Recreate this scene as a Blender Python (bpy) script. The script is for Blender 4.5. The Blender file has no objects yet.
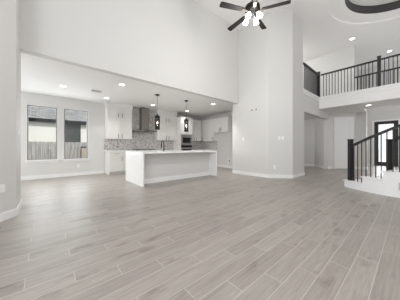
import bpy, bmesh, math, random
from mathutils import Vector, Matrix
random.seed(7)
SC = bpy.context.scene
COL = SC.collection
R = math.radians

# ------------------------------------------------------------------ camera
cd = bpy.data.cameras.new('camera')
cam = bpy.data.objects.new('camera', cd)
COL.objects.link(cam)
cam.location = (0, 0, 1.06)
cam.rotation_euler = (R(90), 0, R(49.5 - 90))
cd.sensor_width = 36.0
cd.lens = 36.0 * 181.0 / 400.0
cd.shift_y = -3.0 / 400.0
cd.clip_start = 0.05
cd.clip_end = 200
SC.camera = cam

# ------------------------------------------------------------------ world and daylight
w = bpy.data.worlds.new('sky')
SC.world = w
w.use_nodes = True
wb = w.node_tree.nodes['Background']
wb.inputs[0].default_value = (0.96, 0.98, 1.0, 1)
wb.inputs[1].default_value = 1.15

def area(name, loc, target, sx, sy, power, color=(1, 1, 1)):
    l = bpy.data.lights.new(name, 'AREA')
    l.shape = 'RECTANGLE'
    l.size, l.size_y = sx, sy
    l.energy = power
    l.color = color
    o = bpy.data.objects.new(name, l)
    o.location = loc
    d = Vector(target) - Vector(loc)
    o.rotation_euler = d.to_track_quat('-Z', 'Y').to_euler()
    COL.objects.link(o)
    return o

# daylight through the windows behind the camera, the kitchen windows and the front door
area('daylight_rear_windows', (0.9, -3.9, 3.0), (0.9, 4.0, 3.0), 4.4, 4.4, 40, (1.0, 0.99, 0.97))
area('daylight_bay_windows', (-2.4, -0.3, 2.6), (4.0, -0.3, 2.6), 4.6, 4.0, 165, (0.98, 0.99, 1.0))
area('daylight_kitchen_window_a', (-0.07, 8.55, 1.7), (-0.07, 4.0, 2.6), 0.8, 1.8, 23, (0.95, 0.98, 1.0))
area('daylight_kitchen_window_b', (0.87, 8.55, 1.7), (0.87, 4.0, 2.6), 0.8, 1.8, 23, (0.95, 0.98, 1.0))
area('dining_fill_light', (-3.1, 6.3, 1.7), (3.0, 6.3, 2.3), 2.6, 2.2, 78, (0.97, 0.99, 1.0))  # unseen side light, added to brighten the kitchen
area('daylight_front_door', (15.4, 0.94, 1.9), (11.0, 0.9, 0.0), 0.9, 2.3, 100, (1.0, 1.0, 1.0))
area('daylight_entry_windows', (12.5, -3.9, 3.3), (11.5, 3.0, 2.6), 4.0, 4.0, 60, (1.0, 0.99, 0.98))

def lamp(name, loc, power, size, color=(1, 0.985, 0.965)):
    l = bpy.data.lights.new(name, 'POINT')
    l.energy = power; l.shadow_soft_size = size; l.color = color
    o = bpy.data.objects.new(name, l); o.location = loc; COL.objects.link(o)
lamp('foyer_fill_light', (7.6, -0.2, 4.3), 30, 0.4)  # added fill for the foyer ceiling, no fixture hangs here
lamp('hall_fill_light', (9.0, 4.2, 2.4), 21, 0.1)  # unseen fill added to lift the dark hall, no fixture
lamp('upstairs_light', (9.2, 4.4, 5.4), 60, 0.15)
sd = bpy.data.lights.new('sun', 'SUN')
sd.energy = 2.6
sd.angle = R(4)
sd.color = (1, 0.97, 0.92)
so = bpy.data.objects.new('sun', sd)
so.rotation_euler = (R(42), 0, R(9))
COL.objects.link(so)

SC.view_settings.view_transform = 'Standard'
SC.view_settings.look = 'None'
SC.view_settings.gamma = 1.0
SC.view_settings.use_curve_mapping = False
SC.view_settings.exposure = 0.02

# ------------------------------------------------------------------ materials
def nt(name):
    m = bpy.data.materials.new(name)
    m.use_nodes = True
    return m, m.node_tree.nodes, m.node_tree.links, m.node_tree.nodes['Principled BSDF']

def mat(name, col, rough=0.5, metal=0.0, var=0.03, scale=6.0, bump=0.0, stretch=(1, 1, 1), spec=None):
    m, N, L, p = nt(name)
    tc = N.new('ShaderNodeTexCoord')
    mp = N.new('ShaderNodeMapping')
    mp.inputs['Scale'].default_value = stretch
    nz = N.new('ShaderNodeTexNoise')
    nz.inputs['Scale'].default_value = scale
    nz.inputs['Detail'].default_value = 4
    L.new(tc.outputs['Object'], mp.inputs[0])
    L.new(mp.outputs[0], nz.inputs['Vector'])
    mx = N.new('ShaderNodeMix')
    mx.data_type = 'RGBA'
    mx.inputs[6].default_value = (*[c * (1 - var) for c in col], 1)
    mx.inputs[7].default_value = (*[min(1, c * (1 + var)) for c in col], 1)
    L.new(nz.outputs['Fac'], mx.inputs[0])
    L.new(mx.outputs[2], p.inputs['Base Color'])
    p.inputs['Roughness'].default_value = rough
    p.inputs['Metallic'].default_value = metal
    if spec is not None:
        p.inputs['Specular IOR Level'].default_value = spec
    if bump:
        b = N.new('ShaderNodeBump')
        b.inputs['Strength'].default_value = bump
        b.inputs['Distance'].default_value = 0.002
        L.new(nz.outputs['Fac'], b.inputs['Height'])
        L.new(b.outputs[0], p.inputs['Normal'])
    return m

def emit(name, col, s):
    m, N, L, p = nt(name)
    p.inputs['Base Color'].default_value = (*col, 1)
    p.inputs['Emission Color'].default_value = (*col, 1)
    p.inputs['Emission Strength'].default_value = s
    return m

def glass(name, tint, gloss=0.06, alpha=1.0):
    m, N, L, p = nt(name)
    N.remove(p)
    out = N['Material Output']
    t = N.new('ShaderNodeBsdfTransparent')
    t.inputs[0].default_value = (*tint, 1)
    g = N.new('ShaderNodeBsdfGlossy')
    g.inputs['Roughness'].default_value = 0.05
    nz = N.new('ShaderNodeTexNoise')
    nz.inputs['Scale'].default_value = 2.0
    r = N.new('ShaderNodeMapRange')
    r.inputs[3].default_value = gloss * 0.8
    r.inputs[4].default_value = gloss * 1.2
    L.new(nz.outputs['Fac'], r.inputs[0])
    mx = N.new('ShaderNodeMixShader')
    L.new(r.outputs[0], mx.inputs[0])
    L.new(t.outputs[0], mx.inputs[1])
    L.new(g.outputs[0], mx.inputs[2])
    L.new(mx.outputs[0], out.inputs['Surface'])
    return m

WALL = mat('wall_paint', (0.67, 0.665, 0.65), 0.6, var=0.01, scale=3)
CEIL = mat('ceiling_paint', (0.87, 0.865, 0.855), 0.8, var=0.01, scale=3)
TRIM = mat('trim_paint', (0.84, 0.84, 0.835), 0.35, var=0.01)
CAB = mat('cabinet_lacquer', (0.77, 0.755, 0.735), 0.4, var=0.01)
QUARTZ = mat('white_quartz', (0.88, 0.88, 0.875), 0.22, var=0.02, scale=9)
STEPM = mat('white_stair_paint', (0.84, 0.84, 0.85), 0.5, var=0.02, scale=14)
BLACK = mat('black_paint', (0.012, 0.011, 0.011), 0.4, var=0.1)
BLKMET = mat('black_metal', (0.015, 0.015, 0.015), 0.45, metal=0.3, var=0.1)
BLADE = mat('espresso_wood', (0.008, 0.0065, 0.006), 0.6, var=0.3, scale=5, stretch=(1, 9, 1), spec=0.25)
NICKEL = mat('brushed_nickel', (0.42, 0.41, 0.39), 0.32, metal=1.0, var=0.06, scale=40)
WARMNICKEL = mat('warm_nickel', (0.22, 0.185, 0.14), 0.55, metal=1.0, var=0.08, scale=40)
STEEL = mat('stainless_steel', (0.52, 0.51, 0.50), 0.3, metal=1.0, var=0.06, scale=20, stretch=(1, 1, 12))
HOODM = mat('hood_steel', (0.27, 0.255, 0.24), 0.32, metal=1.0, var=0.06, scale=20, stretch=(1, 1, 12))
BRONZE = mat('fan_bronze', (0.07, 0.058, 0.045), 0.5, metal=0.4, var=0.1)
BOUNCE = mat('brown_bounce', (0.13, 0.09, 0.06), 0.8, var=0.15, scale=6, stretch=(1, 8, 1))
PULL = mat('pull_metal', (0.20, 0.195, 0.19), 0.4, metal=0.6, var=0.05)
BLKGLASS = mat('black_glass', (0.008, 0.008, 0.008), 0.08, var=0.05)
PLATE = mat('white_plastic', (0.88, 0.88, 0.87), 0.35, var=0.01)
GREYPL = mat('grey_plastic', (0.20, 0.20, 0.20), 0.5, var=0.03)
VENTM = mat('vent_grey', (0.52, 0.52, 0.52), 0.5, var=0.03)
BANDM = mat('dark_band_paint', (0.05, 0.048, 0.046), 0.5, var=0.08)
ROD = mat('brass_cord', (0.42, 0.36, 0.26), 0.35, metal=0.7, var=0.05)
WINFR = mat('window_frame_bronze', (0.20, 0.195, 0.19), 0.45, var=0.05)
PANE = glass('clear_window_glass', (0.97, 0.98, 0.98), 0.02)
SMOKE = glass('smoked_glass', (0.40, 0.385, 0.375), 0.06)
LAMP = emit('lamp_diffuser', (1.0, 0.98, 0.95), 6.0)
BULB = emit('lit_bulb', (1.0, 0.96, 0.9), 22.0)
FROST = emit('lit_frosted_glass', (1.0, 0.97, 0.92), 5.0)
STUCCO = mat('cream_stucco', (0.78, 0.77, 0.735), 0.85, var=0.05, scale=40, bump=0.3)
GUTTER = mat('dark_gutter', (0.010, 0.010, 0.010), 0.9, var=0.1, spec=0.1)
SHINGLE = None
TAN = mat('tan_post_wood', (0.42, 0.36, 0.30), 0.8, var=0.25, scale=8, stretch=(6, 6, 1))
GRASS = mat('dry_lawn', (0.25, 0.27, 0.15), 0.9, var=0.3, scale=12)
NEIGH = mat('dark_window_glass', (0.045, 0.055, 0.055), 0.08, var=0.7, scale=1.6)
CARPET = mat('grey_carpet', (0.42, 0.41, 0.40), 0.95, var=0.08, scale=60)

def make_fence_mat():
    m, N, L, p = nt('weathered_fence_wood')
    tc = N.new('ShaderNodeTexCoord')
    mp = N.new('ShaderNodeMapping')
    mp.inputs['Scale'].default_value = (14, 14, 1.2)
    nz = N.new('ShaderNodeTexNoise')
    nz.inputs['Scale'].default_value = 1.0
    nz.inputs['Detail'].default_value = 5
    L.new(tc.outputs['Object'], mp.inputs[0])
    L.new(mp.outputs[0], nz.inputs['Vector'])
    cr = N.new('ShaderNodeValToRGB')
    cr.color_ramp.elements[0].position = 0.3
    cr.color_ramp.elements[0].color = (0.20, 0.19, 0.18, 1)
    cr.color_ramp.elements[1].position = 0.65
    cr.color_ramp.elements[1].color = (0.44, 0.425, 0.41, 1)
    L.new(nz.outputs['Fac'], cr.inputs[0])
    L.new(cr.outputs[0], p.inputs['Base Color'])
    p.inputs['Roughness'].default_value = 1.15
    return m
FENCE = make_fence_mat()

def make_shingle_mat():
    m, N, L, p = nt('grey_shingle')
    tc = N.new('ShaderNodeTexCoord')
    mp = N.new('ShaderNodeMapping')
    mp.inputs['Scale'].default_value = (1.0, 1.2, 1.0)
    L.new(tc.outputs['Object'], mp.inputs[0])
    br = N.new('ShaderNodeTexBrick')
    br.inputs['Color1'].default_value = (0.20, 0.20, 0.205, 1)
    br.inputs['Color2'].default_value = (0.34, 0.335, 0.34, 1)
    br.inputs['Mortar'].default_value = (0.08, 0.08, 0.085, 1)
    br.inputs['Scale'].default_value = 1.0
    br.inputs['Mortar Size'].default_value = 0.012
    br.inputs['Brick Width'].default_value = 0.28
    br.inputs['Row Height'].default_value = 0.16
    L.new(mp.outputs[0], br.inputs['Vector'])
    nz = N.new('ShaderNodeTexNoise'); nz.inputs['Scale'].default_value = 9.0
    L.new(tc.outputs['Object'], nz.inputs['Vector'])
    mx = N.new('ShaderNodeMix'); mx.data_type = 'RGBA'; mx.blend_type = 'OVERLAY'
    mx.inputs[0].default_value = 0.5
    L.new(br.outputs['Color'], mx.inputs[6]); L.new(nz.outputs['Fac'], mx.inputs[7])
    L.new(mx.outputs[2], p.inputs['Base Color'])
    p.inputs['Roughness'].default_value = 0.95
    return m
SHINGLE = make_shingle_mat()

def make_floor_mat():
    m, N, L, p = nt('wood_look_plank_tile')
    tc = N.new('ShaderNodeTexCoord')
    mp = N.new('ShaderNodeMapping')
    mp.inputs['Location'].default_value = (-0.183, 0.107, 0)
    L.new(tc.outputs['Object'], mp.inputs[0])
    br = N.new('ShaderNodeTexBrick')
    br.offset = 0.0
    br.inputs['Color1'].default_value = (0.0, 0.0, 0.0, 1)
    br.inputs['Color2'].default_value = (1.0, 1.0, 1.0, 1)
    br.inputs['Mortar'].default_value = (0.5, 0.5, 0.5, 1)
    br.inputs['Scale'].default_value = 1.0
    br.inputs['Mortar Size'].default_value = 0.0026
    br.inputs['Mortar Smooth'].default_value = 0.1
    br.inputs['Bias'].default_value = 0.0
    br.inputs['Brick Width'].default_value = 0.915
    br.inputs['Row Height'].default_value = 0.152
    # every row of planks is stepped by a third of a plank
    sx = N.new('ShaderNodeSeparateXYZ'); L.new(mp.outputs[0], sx.inputs[0])
    dv = N.new('ShaderNodeMath'); dv.operation = 'DIVIDE'; dv.inputs[1].default_value = 0.152
    L.new(sx.outputs[1], dv.inputs[0])
    fl = N.new('ShaderNodeMath'); fl.operation = 'FLOOR'; L.new(dv.outputs[0], fl.inputs[0])
    ma = N.new('ShaderNodeMath'); ma.operation = 'MULTIPLY_ADD'; ma.inputs[1].default_value = 0.305
    L.new(fl.outputs[0], ma.inputs[0]); L.new(sx.outputs[0], ma.inputs[2])
    cx = N.new('ShaderNodeCombineXYZ')
    L.new(ma.outputs[0], cx.inputs[0]); L.new(sx.outputs[1], cx.inputs[1])
    L.new(cx.outputs[0], br.inputs['Vector'])
    # plank tone
    tone = N.new('ShaderNodeValToRGB')
    tone.color_ramp.elements[0].color = (0.310, 0.281, 0.256, 1)
    tone.color_ramp.elements[1].color = (0.380, 0.348, 0.320, 1)
    L.new(br.outputs['Color'], tone.inputs[0])
    # grain: stretched noise, shifted per plank
    comb = N.new('ShaderNodeVectorMath')
    comb.operation = 'MULTIPLY_ADD'
    comb.inputs[1].default_value = (7.0, 3.0, 11.0)
    L.new(br.outputs['Color'], comb.inputs[0])
    L.new(mp.outputs[0], comb.inputs[2])
    gm = N.new('ShaderNodeMapping')
    gm.inputs['Scale'].default_value = (2.2, 40.0, 1.0)
    L.new(comb.outputs[0], gm.inputs[0])
    nz = N.new('ShaderNodeTexNoise')
    nz.inputs['Scale'].default_value = 1.3
    nz.inputs['Detail'].default_value = 6
    nz.inputs['Roughness'].default_value = 0.62
    nz.inputs['Distortion'].default_value = 1.0
    L.new(gm.outputs[0], nz.inputs['Vector'])
    gr = N.new('ShaderNodeValToRGB')
    gr.color_ramp.elements[0].position = 0.30
    gr.color_ramp.elements[0].color = (0.80, 0.79, 0.775, 1)
    gr.color_ramp.elements[1].position = 0.62
    gr.color_ramp.elements[1].color = (1.07, 1.07, 1.07, 1)
    L.new(nz.outputs['Fac'], gr.inputs[0])
    # soft knots
    km = N.new('ShaderNodeMapping')
    km.inputs['Scale'].default_value = (1.6, 4.0, 1.0)
    L.new(comb.outputs[0], km.inputs[0])
    kn = N.new('ShaderNodeTexNoise')
    kn.inputs['Scale'].default_value = 1.8
    kn.inputs['Detail'].default_value = 3
    L.new(km.outputs[0], kn.inputs['Vector'])
    kr = N.new('ShaderNodeValToRGB')
    kr.color_ramp.elements[0].position = 0.27
    kr.color_ramp.elements[0].color = (0.72, 0.70, 0.68, 1)
    kr.color_ramp.elements[1].position = 0.42
    kr.color_ramp.elements[1].color = (1, 1, 1, 1)
    L.new(kn.outputs['Fac'], kr.inputs[0])
    m1 = N.new('ShaderNodeMix'); m1.data_type = 'RGBA'; m1.blend_type = 'MULTIPLY'
    m1.inputs[0].default_value = 1.0
    L.new(tone.outputs[0], m1.inputs[6]); L.new(gr.outputs[0], m1.inputs[7])
    m2 = N.new('ShaderNodeMix'); m2.data_type = 'RGBA'; m2.blend_type = 'MULTIPLY'
    m2.inputs[0].default_value = 1.0
    L.new(m1.outputs[2], m2.inputs[6]); L.new(kr.outputs[0], m2.inputs[7])
    m3 = N.new('ShaderNodeMix'); m3.data_type = 'RGBA'
    m3.inputs[7].default_value = (0.50, 0.475, 0.43, 1)
    L.new(br.outputs['Fac'], m3.inputs[0]); L.new(m2.outputs[2], m3.inputs[6])
    L.new(m3.outputs[2], p.inputs['Base Color'])
    p.inputs['Roughness'].default_value = 0.40
    p.inputs['Specular IOR Level'].default_value = 0.5
    b = N.new('ShaderNodeBump')
    b.inputs['Strength'].default_value = 0.25
    b.inputs['Distance'].default_value = 0.003
    b.invert = True
    L.new(br.outputs['Fac'], b.inputs['Height'])
    L.new(b.outputs[0], p.inputs['Normal'])
    return m
FLOOR = make_floor_mat()

def make_mosaic_mat():
    m, N, L, p = nt('marble_mosaic_tile')
    tc = N.new('ShaderNodeTexCoord')
    v = N.new('ShaderNodeTexVoronoi')
    v.inputs['Scale'].default_value = 26.0
    v.inputs['Randomness'].default_value = 0.55
    L.new(tc.outputs['Object'], v.inputs['Vector'])
    s = N.new('ShaderNodeSeparateColor')
    L.new(v.outputs['Color'], s.inputs[0])
    cr = N.new('ShaderNodeValToRGB')
    e = cr.color_ramp.elements
    e[0].position = 0.0; e[0].color = (0.15, 0.135, 0.125, 1)
    e[1].position = 0.09; e[1].color = (0.40, 0.375, 0.36, 1)
    e.new(0.20).color = (0.58, 0.55, 0.53, 1)
    e.new(0.75).color = (0.68, 0.665, 0.65, 1)
    e.new(0.9).color = (0.45, 0.43, 0.415, 1)
    cr.color_ramp.interpolation = 'CONSTANT'
    L.new(s.outputs[0], cr.inputs[0])
    d = N.new('ShaderNodeTexVoronoi')
    d.feature = 'DISTANCE_TO_EDGE'
    d.inputs['Scale'].default_value = 26.0
    d.inputs['Randomness'].default_value = 0.55
    L.new(tc.outputs['Object'], d.inputs['Vector'])
    lt = N.new('ShaderNodeMath'); lt.operation = 'LESS_THAN'; lt.inputs[1].default_value = 0.05
    L.new(d.outputs['Distance'], lt.inputs[0])
    mx = N.new('ShaderNodeMix'); mx.data_type = 'RGBA'
    mx.inputs[7].default_value = (0.66, 0.64, 0.62, 1)
    L.new(lt.outputs[0], mx.inputs[0]); L.new(cr.outputs[0], mx.inputs[6])
    L.new(mx.outputs[2], p.inputs['Base Color'])
    p.inputs['Roughness'].default_value = 0.3
    return m
MOSAIC = make_mosaic_mat()

# ------------------------------------------------------------------ mesh helpers
class MB:
    def __init__(s): s.bm = bmesh.new()
    def box(s, x0, x1, y0, y1, z0, z1, bev=0.0):
        bm = s.bm
        vs = [bm.verts.new((x, y, z)) for x in (x0, x1) for y in (y0, y1) for z in (z0, z1)]
        fs = []
        for idx in ((0, 1, 3, 2), (4, 6, 7, 5), (0, 4, 5, 1), (2, 3, 7, 6), (0, 2, 6, 4), (1, 5, 7, 3)):
            fs.append(bm.faces.new([vs[i] for i in idx]))
        if bev:
            es = list({e for f in fs for e in f.edges})
            bmesh.ops.bevel(bm, geom=es, offset=bev, segments=2, affect='EDGES', profile=0.7)
        return s
    def prism(s, poly, z0, z1):
        bm = s.bm
        a = sum(poly[i][0] * poly[(i + 1) % len(poly)][1] - poly[(i + 1) % len(poly)][0] * poly[i][1] for i in range(len(poly)))
        if a < 0: poly = poly[::-1]
        lo = [bm.verts.new((x, y, z0)) for x, y in poly]
        hi = [bm.verts.new((x, y, z1)) for x, y in poly]
        bm.faces.new(lo[::-1]); bm.faces.new(hi)
        n = len(poly)
        for i in range(n):
            j = (i + 1) % n
            bm.faces.new((lo[i], lo[j], hi[j], hi[i]))
        return s
    def run(s, p0, p1, th, z0, z1):
        """box between two floor points, thickness th to the left of p0->p1"""
        d = Vector((p1[0] - p0[0], p1[1] - p0[1])).normalized()
        n = Vector((-d.y, d.x)) * th
        return s.prism([p0, p1, (p1[0] + n.x, p1[1] + n.y), (p0[0] + n.x, p0[1] + n.y)], z0, z1)
    def beam(s, a, b, wd, ht, up=(0, 0, 1)):
        """rectangular bar from a to b"""
        bm = s.bm
        a, b = Vector(a), Vector(b)
        d = (b - a).normalized()
        sd = d.cross(Vector(up))
        if sd.length < 1e-5: sd = Vector((1, 0, 0))
        sd.normalize()
        u = sd.cross(d).normalized()
        ring = []
        for q in (a, b):
            ring.append([bm.verts.new(q + sd * sx * wd / 2 + u * sy * ht / 2) for sx, sy in ((-1, -1), (1, -1), (1, 1), (-1, 1))])
        bm.faces.new(ring[0][::-1]); bm.faces.new(ring[1])
        for i in range(4):
            j = (i + 1) % 4
            bm.faces.new((ring[0][i], ring[0][j], ring[1][j], ring[1][i]))
        return s
    def sweep(s, pts, wd, ht):
        """rectangular rail along a path (z up section)"""
        bm = s.bm
        rings = []
        P = [Vector(p) for p in pts]
        for i, q in enumerate(P):
            d = (P[min(i + 1, len(P) - 1)] - P[max(i - 1, 0)])
            h = Vector((d.x, d.y, 0)).normalized()
            sd = h.cross(Vector((0, 0, 1)))
            rings.append([bm.verts.new(q + sd * sx * wd / 2 + Vector((0, 0, sy * ht / 2))) for sx, sy in ((-1, -1), (1, -1), (1, 1), (-1, 1))])
        bm.faces.new(rings[0][::-1]); bm.faces.new(rings[-1])
        for k in range(len(rings) - 1):
            for i in range(4):
                j = (i + 1) % 4
                bm.faces.new((rings[k][i], rings[k][j], rings[k + 1][j], rings[k + 1][i]))
        return s
    def lathe(s, prof, n=24, c=(0, 0, 0), M=None, caps=True):
        bm = s.bm
        rings = []
        for r, z in prof:
            ring = []
            for i in range(n):
                a = 2 * math.pi * i / n
                v = Vector((r * math.cos(a), r * math.sin(a), z))
                if M is not None: v = M @ v
                ring.append(bm.verts.new(v + Vector(c)))
            rings.append(ring)
        for k in range(len(rings) - 1):
            for i in range(n):
                j = (i + 1) % n
                f = bm.faces.new((rings[k][i], rings[k][j], rings[k + 1][j], rings[k + 1][i]))
                f.smooth = True
        if caps:
            bm.faces.new(rings[0][::-1]); bm.faces.new(rings[-1])
        return s
    def tube(s, pts, r, n=12):
        bm = s.bm
        P = [Vector(p) for p in pts]
        rings = []
        ref = Vector((0.123, 0.3, 0.95)).normalized()
        for i, q in enumerate(P):
            d = (P[min(i + 1, len(P) - 1)] - P[max(i - 1, 0)]).normalized()
            a = d.cross(ref)
            if a.length < 0.05: a = d.cross(Vector((1, 0, 0)))
            a.normalize(); b = d.cross(a)
            rings.append([bm.verts.new(q + a * r * math.cos(t) + b * r * math.sin(t)) for t in [2 * math.pi * k / n for k in range(n)]])
        for k in range(len(rings) - 1):
            for i in range(n):
                j = (i + 1) % n
                f = bm.faces.new((rings[k][i], rings[k][j], rings[k + 1][j], rings[k + 1][i])); f.smooth = True
        bm.faces.new(rings[0][::-1]); bm.faces.new(rings[-1])
        return s
    def build(s, name, m, parent=None, label=None):
        bmesh.ops.recalc_face_normals(s.bm, faces=s.bm.faces)
        me = bpy.data.meshes.new(name)
        s.bm.to_mesh(me); s.bm.free()
        me.materials.append(m)
        o = bpy.data.objects.new(name, me)
        COL.objects.link(o)
        if parent is not None: o.parent = parent
        if label: o['label'] = label
        return o

def tag(o, label, cat, group=None, kind=None):
    o['label'] = label; o['category'] = cat
    if group: o['group'] = group
    if kind: o['kind'] = kind
    return o

def thing(name, label, cat, loc=(0, 0, 0), rz=0.0, group=None, kind=None):
    o = bpy.data.objects.new(name, None)
    o.empty_display_size = 0.1
    o.location = loc; o.rotation_euler = (0, 0, rz)
    COL.objects.link(o)
    return tag(o, label, cat, group, kind)

def struct(name, mb, m, label, cat='wall'):
    return tag(mb.build(name, m), label, cat, kind='structure')

def children(o): return list(o.children)
def copy_tree(o, parent=None):
    c = o.copy(); COL.objects.link(c)
    if parent is not None: c.parent = parent
    for ch in list(o.children): copy_tree(ch, c)
    return c

# ------------------------------------------------------------------ key dimensions
ZC = 5.68          # great room and foyer ceiling
ZK = 2.82          # kitchen ceiling
YB = 8.05          # kitchen back wall
XK = 7.0           # kitchen right wall
YH = 4.45          # face of the header over the kitchen opening
YC = 2.62          # wall with the hall opening and the gallery rail
Z2 = 3.17          # upstairs floor
ZL = 2.715         # underside of the bridge
CX, CY = 7.6, -0.2 # centre of the round stair and the ceiling tray

# ------------------------------------------------------------------ setting
struct('floor', MB().box(-3.2, 14.4, -4.2, YB, -0.15, 0), FLOOR, 'greige wood-look plank tile floor running through the whole space', 'floor')

# ceiling with the round recess over the stair
def ring_to_rect(mb, r, cx, cy, x0, x1, y0, y1, z, n=72):
    bm = mb.bm
    angs = [2 * math.pi * i / n for i in range(n)] + [math.atan2(y - cy, x - cx) % (2 * math.pi) for x in (x0, x1) for y in (y0, y1)]
    angs = sorted(set(round(a, 6) for a in angs))
    inn, out = [], []
    for a in angs:
        c, s_ = math.cos(a), math.sin(a)
        t = 1e9
        if c > 1e-6: t = min(t, (x1 - cx) / c)
        if c < -1e-6: t = min(t, (x0 - cx) / c)
        if s_ > 1e-6: t = min(t, (y1 - cy) / s_)
        if s_ < -1e-6: t = min(t, (y0 - cy) / s_)
        inn.append(bm.verts.new((cx + r * c, cy + r * s_, z)))
        out.append(bm.verts.new((cx + t * c, cy + t * s_, z)))
    k = len(angs)
    for i in range(k):
        j = (i + 1) % k
        bm.faces.new((inn[i], out[i], out[j], inn[j]))
def ring(mb, r0, z0, r1, z1, n=72):
    bm = mb.bm
    A = [bm.verts.new((CX + r0 * math.cos(2 * math.pi * i / n), CY + r0 * math.sin(2 * math.pi * i / n), z0)) for i in range(n)]
    B = [bm.verts.new((CX + r1 * math.cos(2 * math.pi * i / n), CY + r1 * math.sin(2 * math.pi * i / n), z1)) for i in range(n)]
    for i in range(n):
        j = (i + 1) % n
        f = bm.faces.new((A[i], A[j], B[j], B[i])); f.smooth = (r0 == r1)
mb = MB()
ring_to_rect(mb, 2.04, CX, CY, -3.2, 14.6, -4.2, 5.6, ZC)
struct('ceiling', mb, CEIL, 'high white ceiling over the great room and foyer', 'ceiling')
mb = MB()
ring(mb, 2.04, ZC, 2.04, ZC + 0.06); ring(mb, 2.04, ZC + 0.06, 1.62, ZC + 0.10)
ring(mb, 1.62, ZC + 0.37, 0.02, ZC + 0.37)
struct('ceiling_recess', mb, CEIL, 'round stepped recess in the white foyer ceiling', 'ceiling')
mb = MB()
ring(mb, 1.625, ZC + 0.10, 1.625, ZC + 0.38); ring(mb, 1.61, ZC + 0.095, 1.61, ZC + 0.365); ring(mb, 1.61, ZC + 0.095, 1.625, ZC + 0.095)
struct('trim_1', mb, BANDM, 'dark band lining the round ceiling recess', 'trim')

struct('ceiling_kitchen', MB().box(-3.2, XK, YH + 0.15, YB, ZK, ZK + 0.2), CEIL, 'low flat white ceiling over the kitchen and dining area', 'ceiling')
struct('wall_header', MB().box(-0.5, 5.86, YH, YH + 0.16, 2.775, ZC), WALL, 'tall wall above the wide kitchen opening')

# bay wall at the left and the great room walls behind the camera
mb = MB()
mb.prism([(-0.34, YH + 0.16), (-0.34, 3.95), (-1.85, 2.44), (-2.05, 2.44), (-2.05, 2.6), (-0.6, YH + 0.16)], 0, ZC)
struct('wall_left', mb, WALL, 'near wall corner at the left edge with an angled face')
mb = MB()
mb.box(-2.05, -1.85, 1.9, 2.44, 0, ZC); mb.box(-2.05, -1.85, -4.2, -2.6, 0, ZC)
mb.box(-2.05, -1.85, -2.6, 1.9, 0, 0.5); mb.box(-2.05, -1.85, -2.6, 1.9, 4.8, ZC)
struct('wall_bay', mb, WALL, 'great room side wall with a wide window opening, behind the camera')
mb = MB()
mb.box(-2.05, -1.4, -3.7, -3.5, 0, ZC); mb.box(3.2, 10.3, -3.7, -3.5, 0, ZC); mb.box(14.2, 14.6, -3.7, -3.5, 0, ZC)
mb.box(-1.4, 3.2, -3.7, -3.5, 0, 0.6); mb.box(-1.4, 3.2, -3.7, -3.5, 5.2, ZC)
mb.box(10.3, 14.2, -3.7, -3.5, 0, 0.6); mb.box(10.3, 14.2, -3.7, -3.5, 5.2, ZC)
struct('wall_rear', mb, WALL, 'rear wall with wide window openings, behind the camera')

struct('sun_blocker', MB().box(-3.2, 14.6, -6.8, -3.72, 5.3, 5.5), CEIL, 'unseen slab added to block sun from the rear openings, behind the camera', 'roof')  # unseen slab, put here to keep direct sun off the floor

# kitchen back wall with two window openings
W1 = (-0.45, 0.31); W2 = (0.51, 1.24); WZ = (0.62, 2.435)
mb = MB()
y0, y1 = YB, YB + 0.18
mb.box(-3.2, W1[0], y0, y1, 0, ZK); mb.box(W1[1], W2[0], y0, y1, 0, ZK); mb.box(W2[1], XK + 0.4, y0, y1, 0, ZK)
for a, b in (W1, W2):
    mb.box(a, b, y0, y1, 0, WZ[0]); mb.box(a, b, y0, y1, WZ[1], ZK)
struct('wall_kitchen_back', mb, WALL, 'back wall of the kitchen with two tall windows')
mb = MB()
mb.box(-3.2, -3.0, YH, 5.0, 0, ZK); mb.box(-3.2, -3.0, 7.6, YB, 0, ZK); mb.box(-3.2, -3.0, 5.0, 7.6, 0, 0.6); mb.box(-3.2, -3.0, 5.0, 7.6, 2.5, ZK)
struct('wall_dining', mb, WALL, 'dining side wall with a window opening, hidden by the near corner')
struct('wall_kitchen_right', MB().box(XK, 7.38, 4.75, YB + 0.18, 0, ZK), WALL, 'kitchen side wall with the fridge alcove')
# pier between kitchen and foyer
struct('wall_pier', MB().prism([(5.8, 4.75), (5.8, 3.18), (6.36, YC), (7.25, YC), (7.25, 2.9), (7.38, 2.9), (7.38, 4.75)], 0, ZC), WALL, 'tall chamfered wall block between the kitchen opening and the foyer')
mb = MB()
mb.box(7.24, 7.385, YC, 2.9, 0, Z2)
mb.box(7.385, 10.3, YC, YC + 0.16, 2.39, Z2)
struct('wall_hall', mb, WALL, 'wall over the wide hall opening below the gallery')
# hall seen through the opening, vestibule with the panelled door, column by the entry
mb = MB()
mb.prism([(10.3, YC), (10.5, YC), (11.38, 1.74), (11.38, 1.38), (11.62, 1.38), (11.62, 2.1), (14.4, 2.1), (14.4, 5.6), (11.1, 5.6), (11.1, 3.42), (10.3, YC + 0.16)], 0, Z2)
struct('wall_vestibule', mb, WALL, 'wall corner that carries the panelled door and ends in a white column by the entry')
struct('wall_hall_end', MB().box(7.38, 11.1, 5.4, 5.6, 0, Z2), WALL, 'far end wall of the small hall')
struct('ceiling_hall', MB().box(7.38, 11.1, YC + 0.16, 5.4, 2.6, 2.7), CEIL, 'ceiling of the small hall', 'ceiling')
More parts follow.
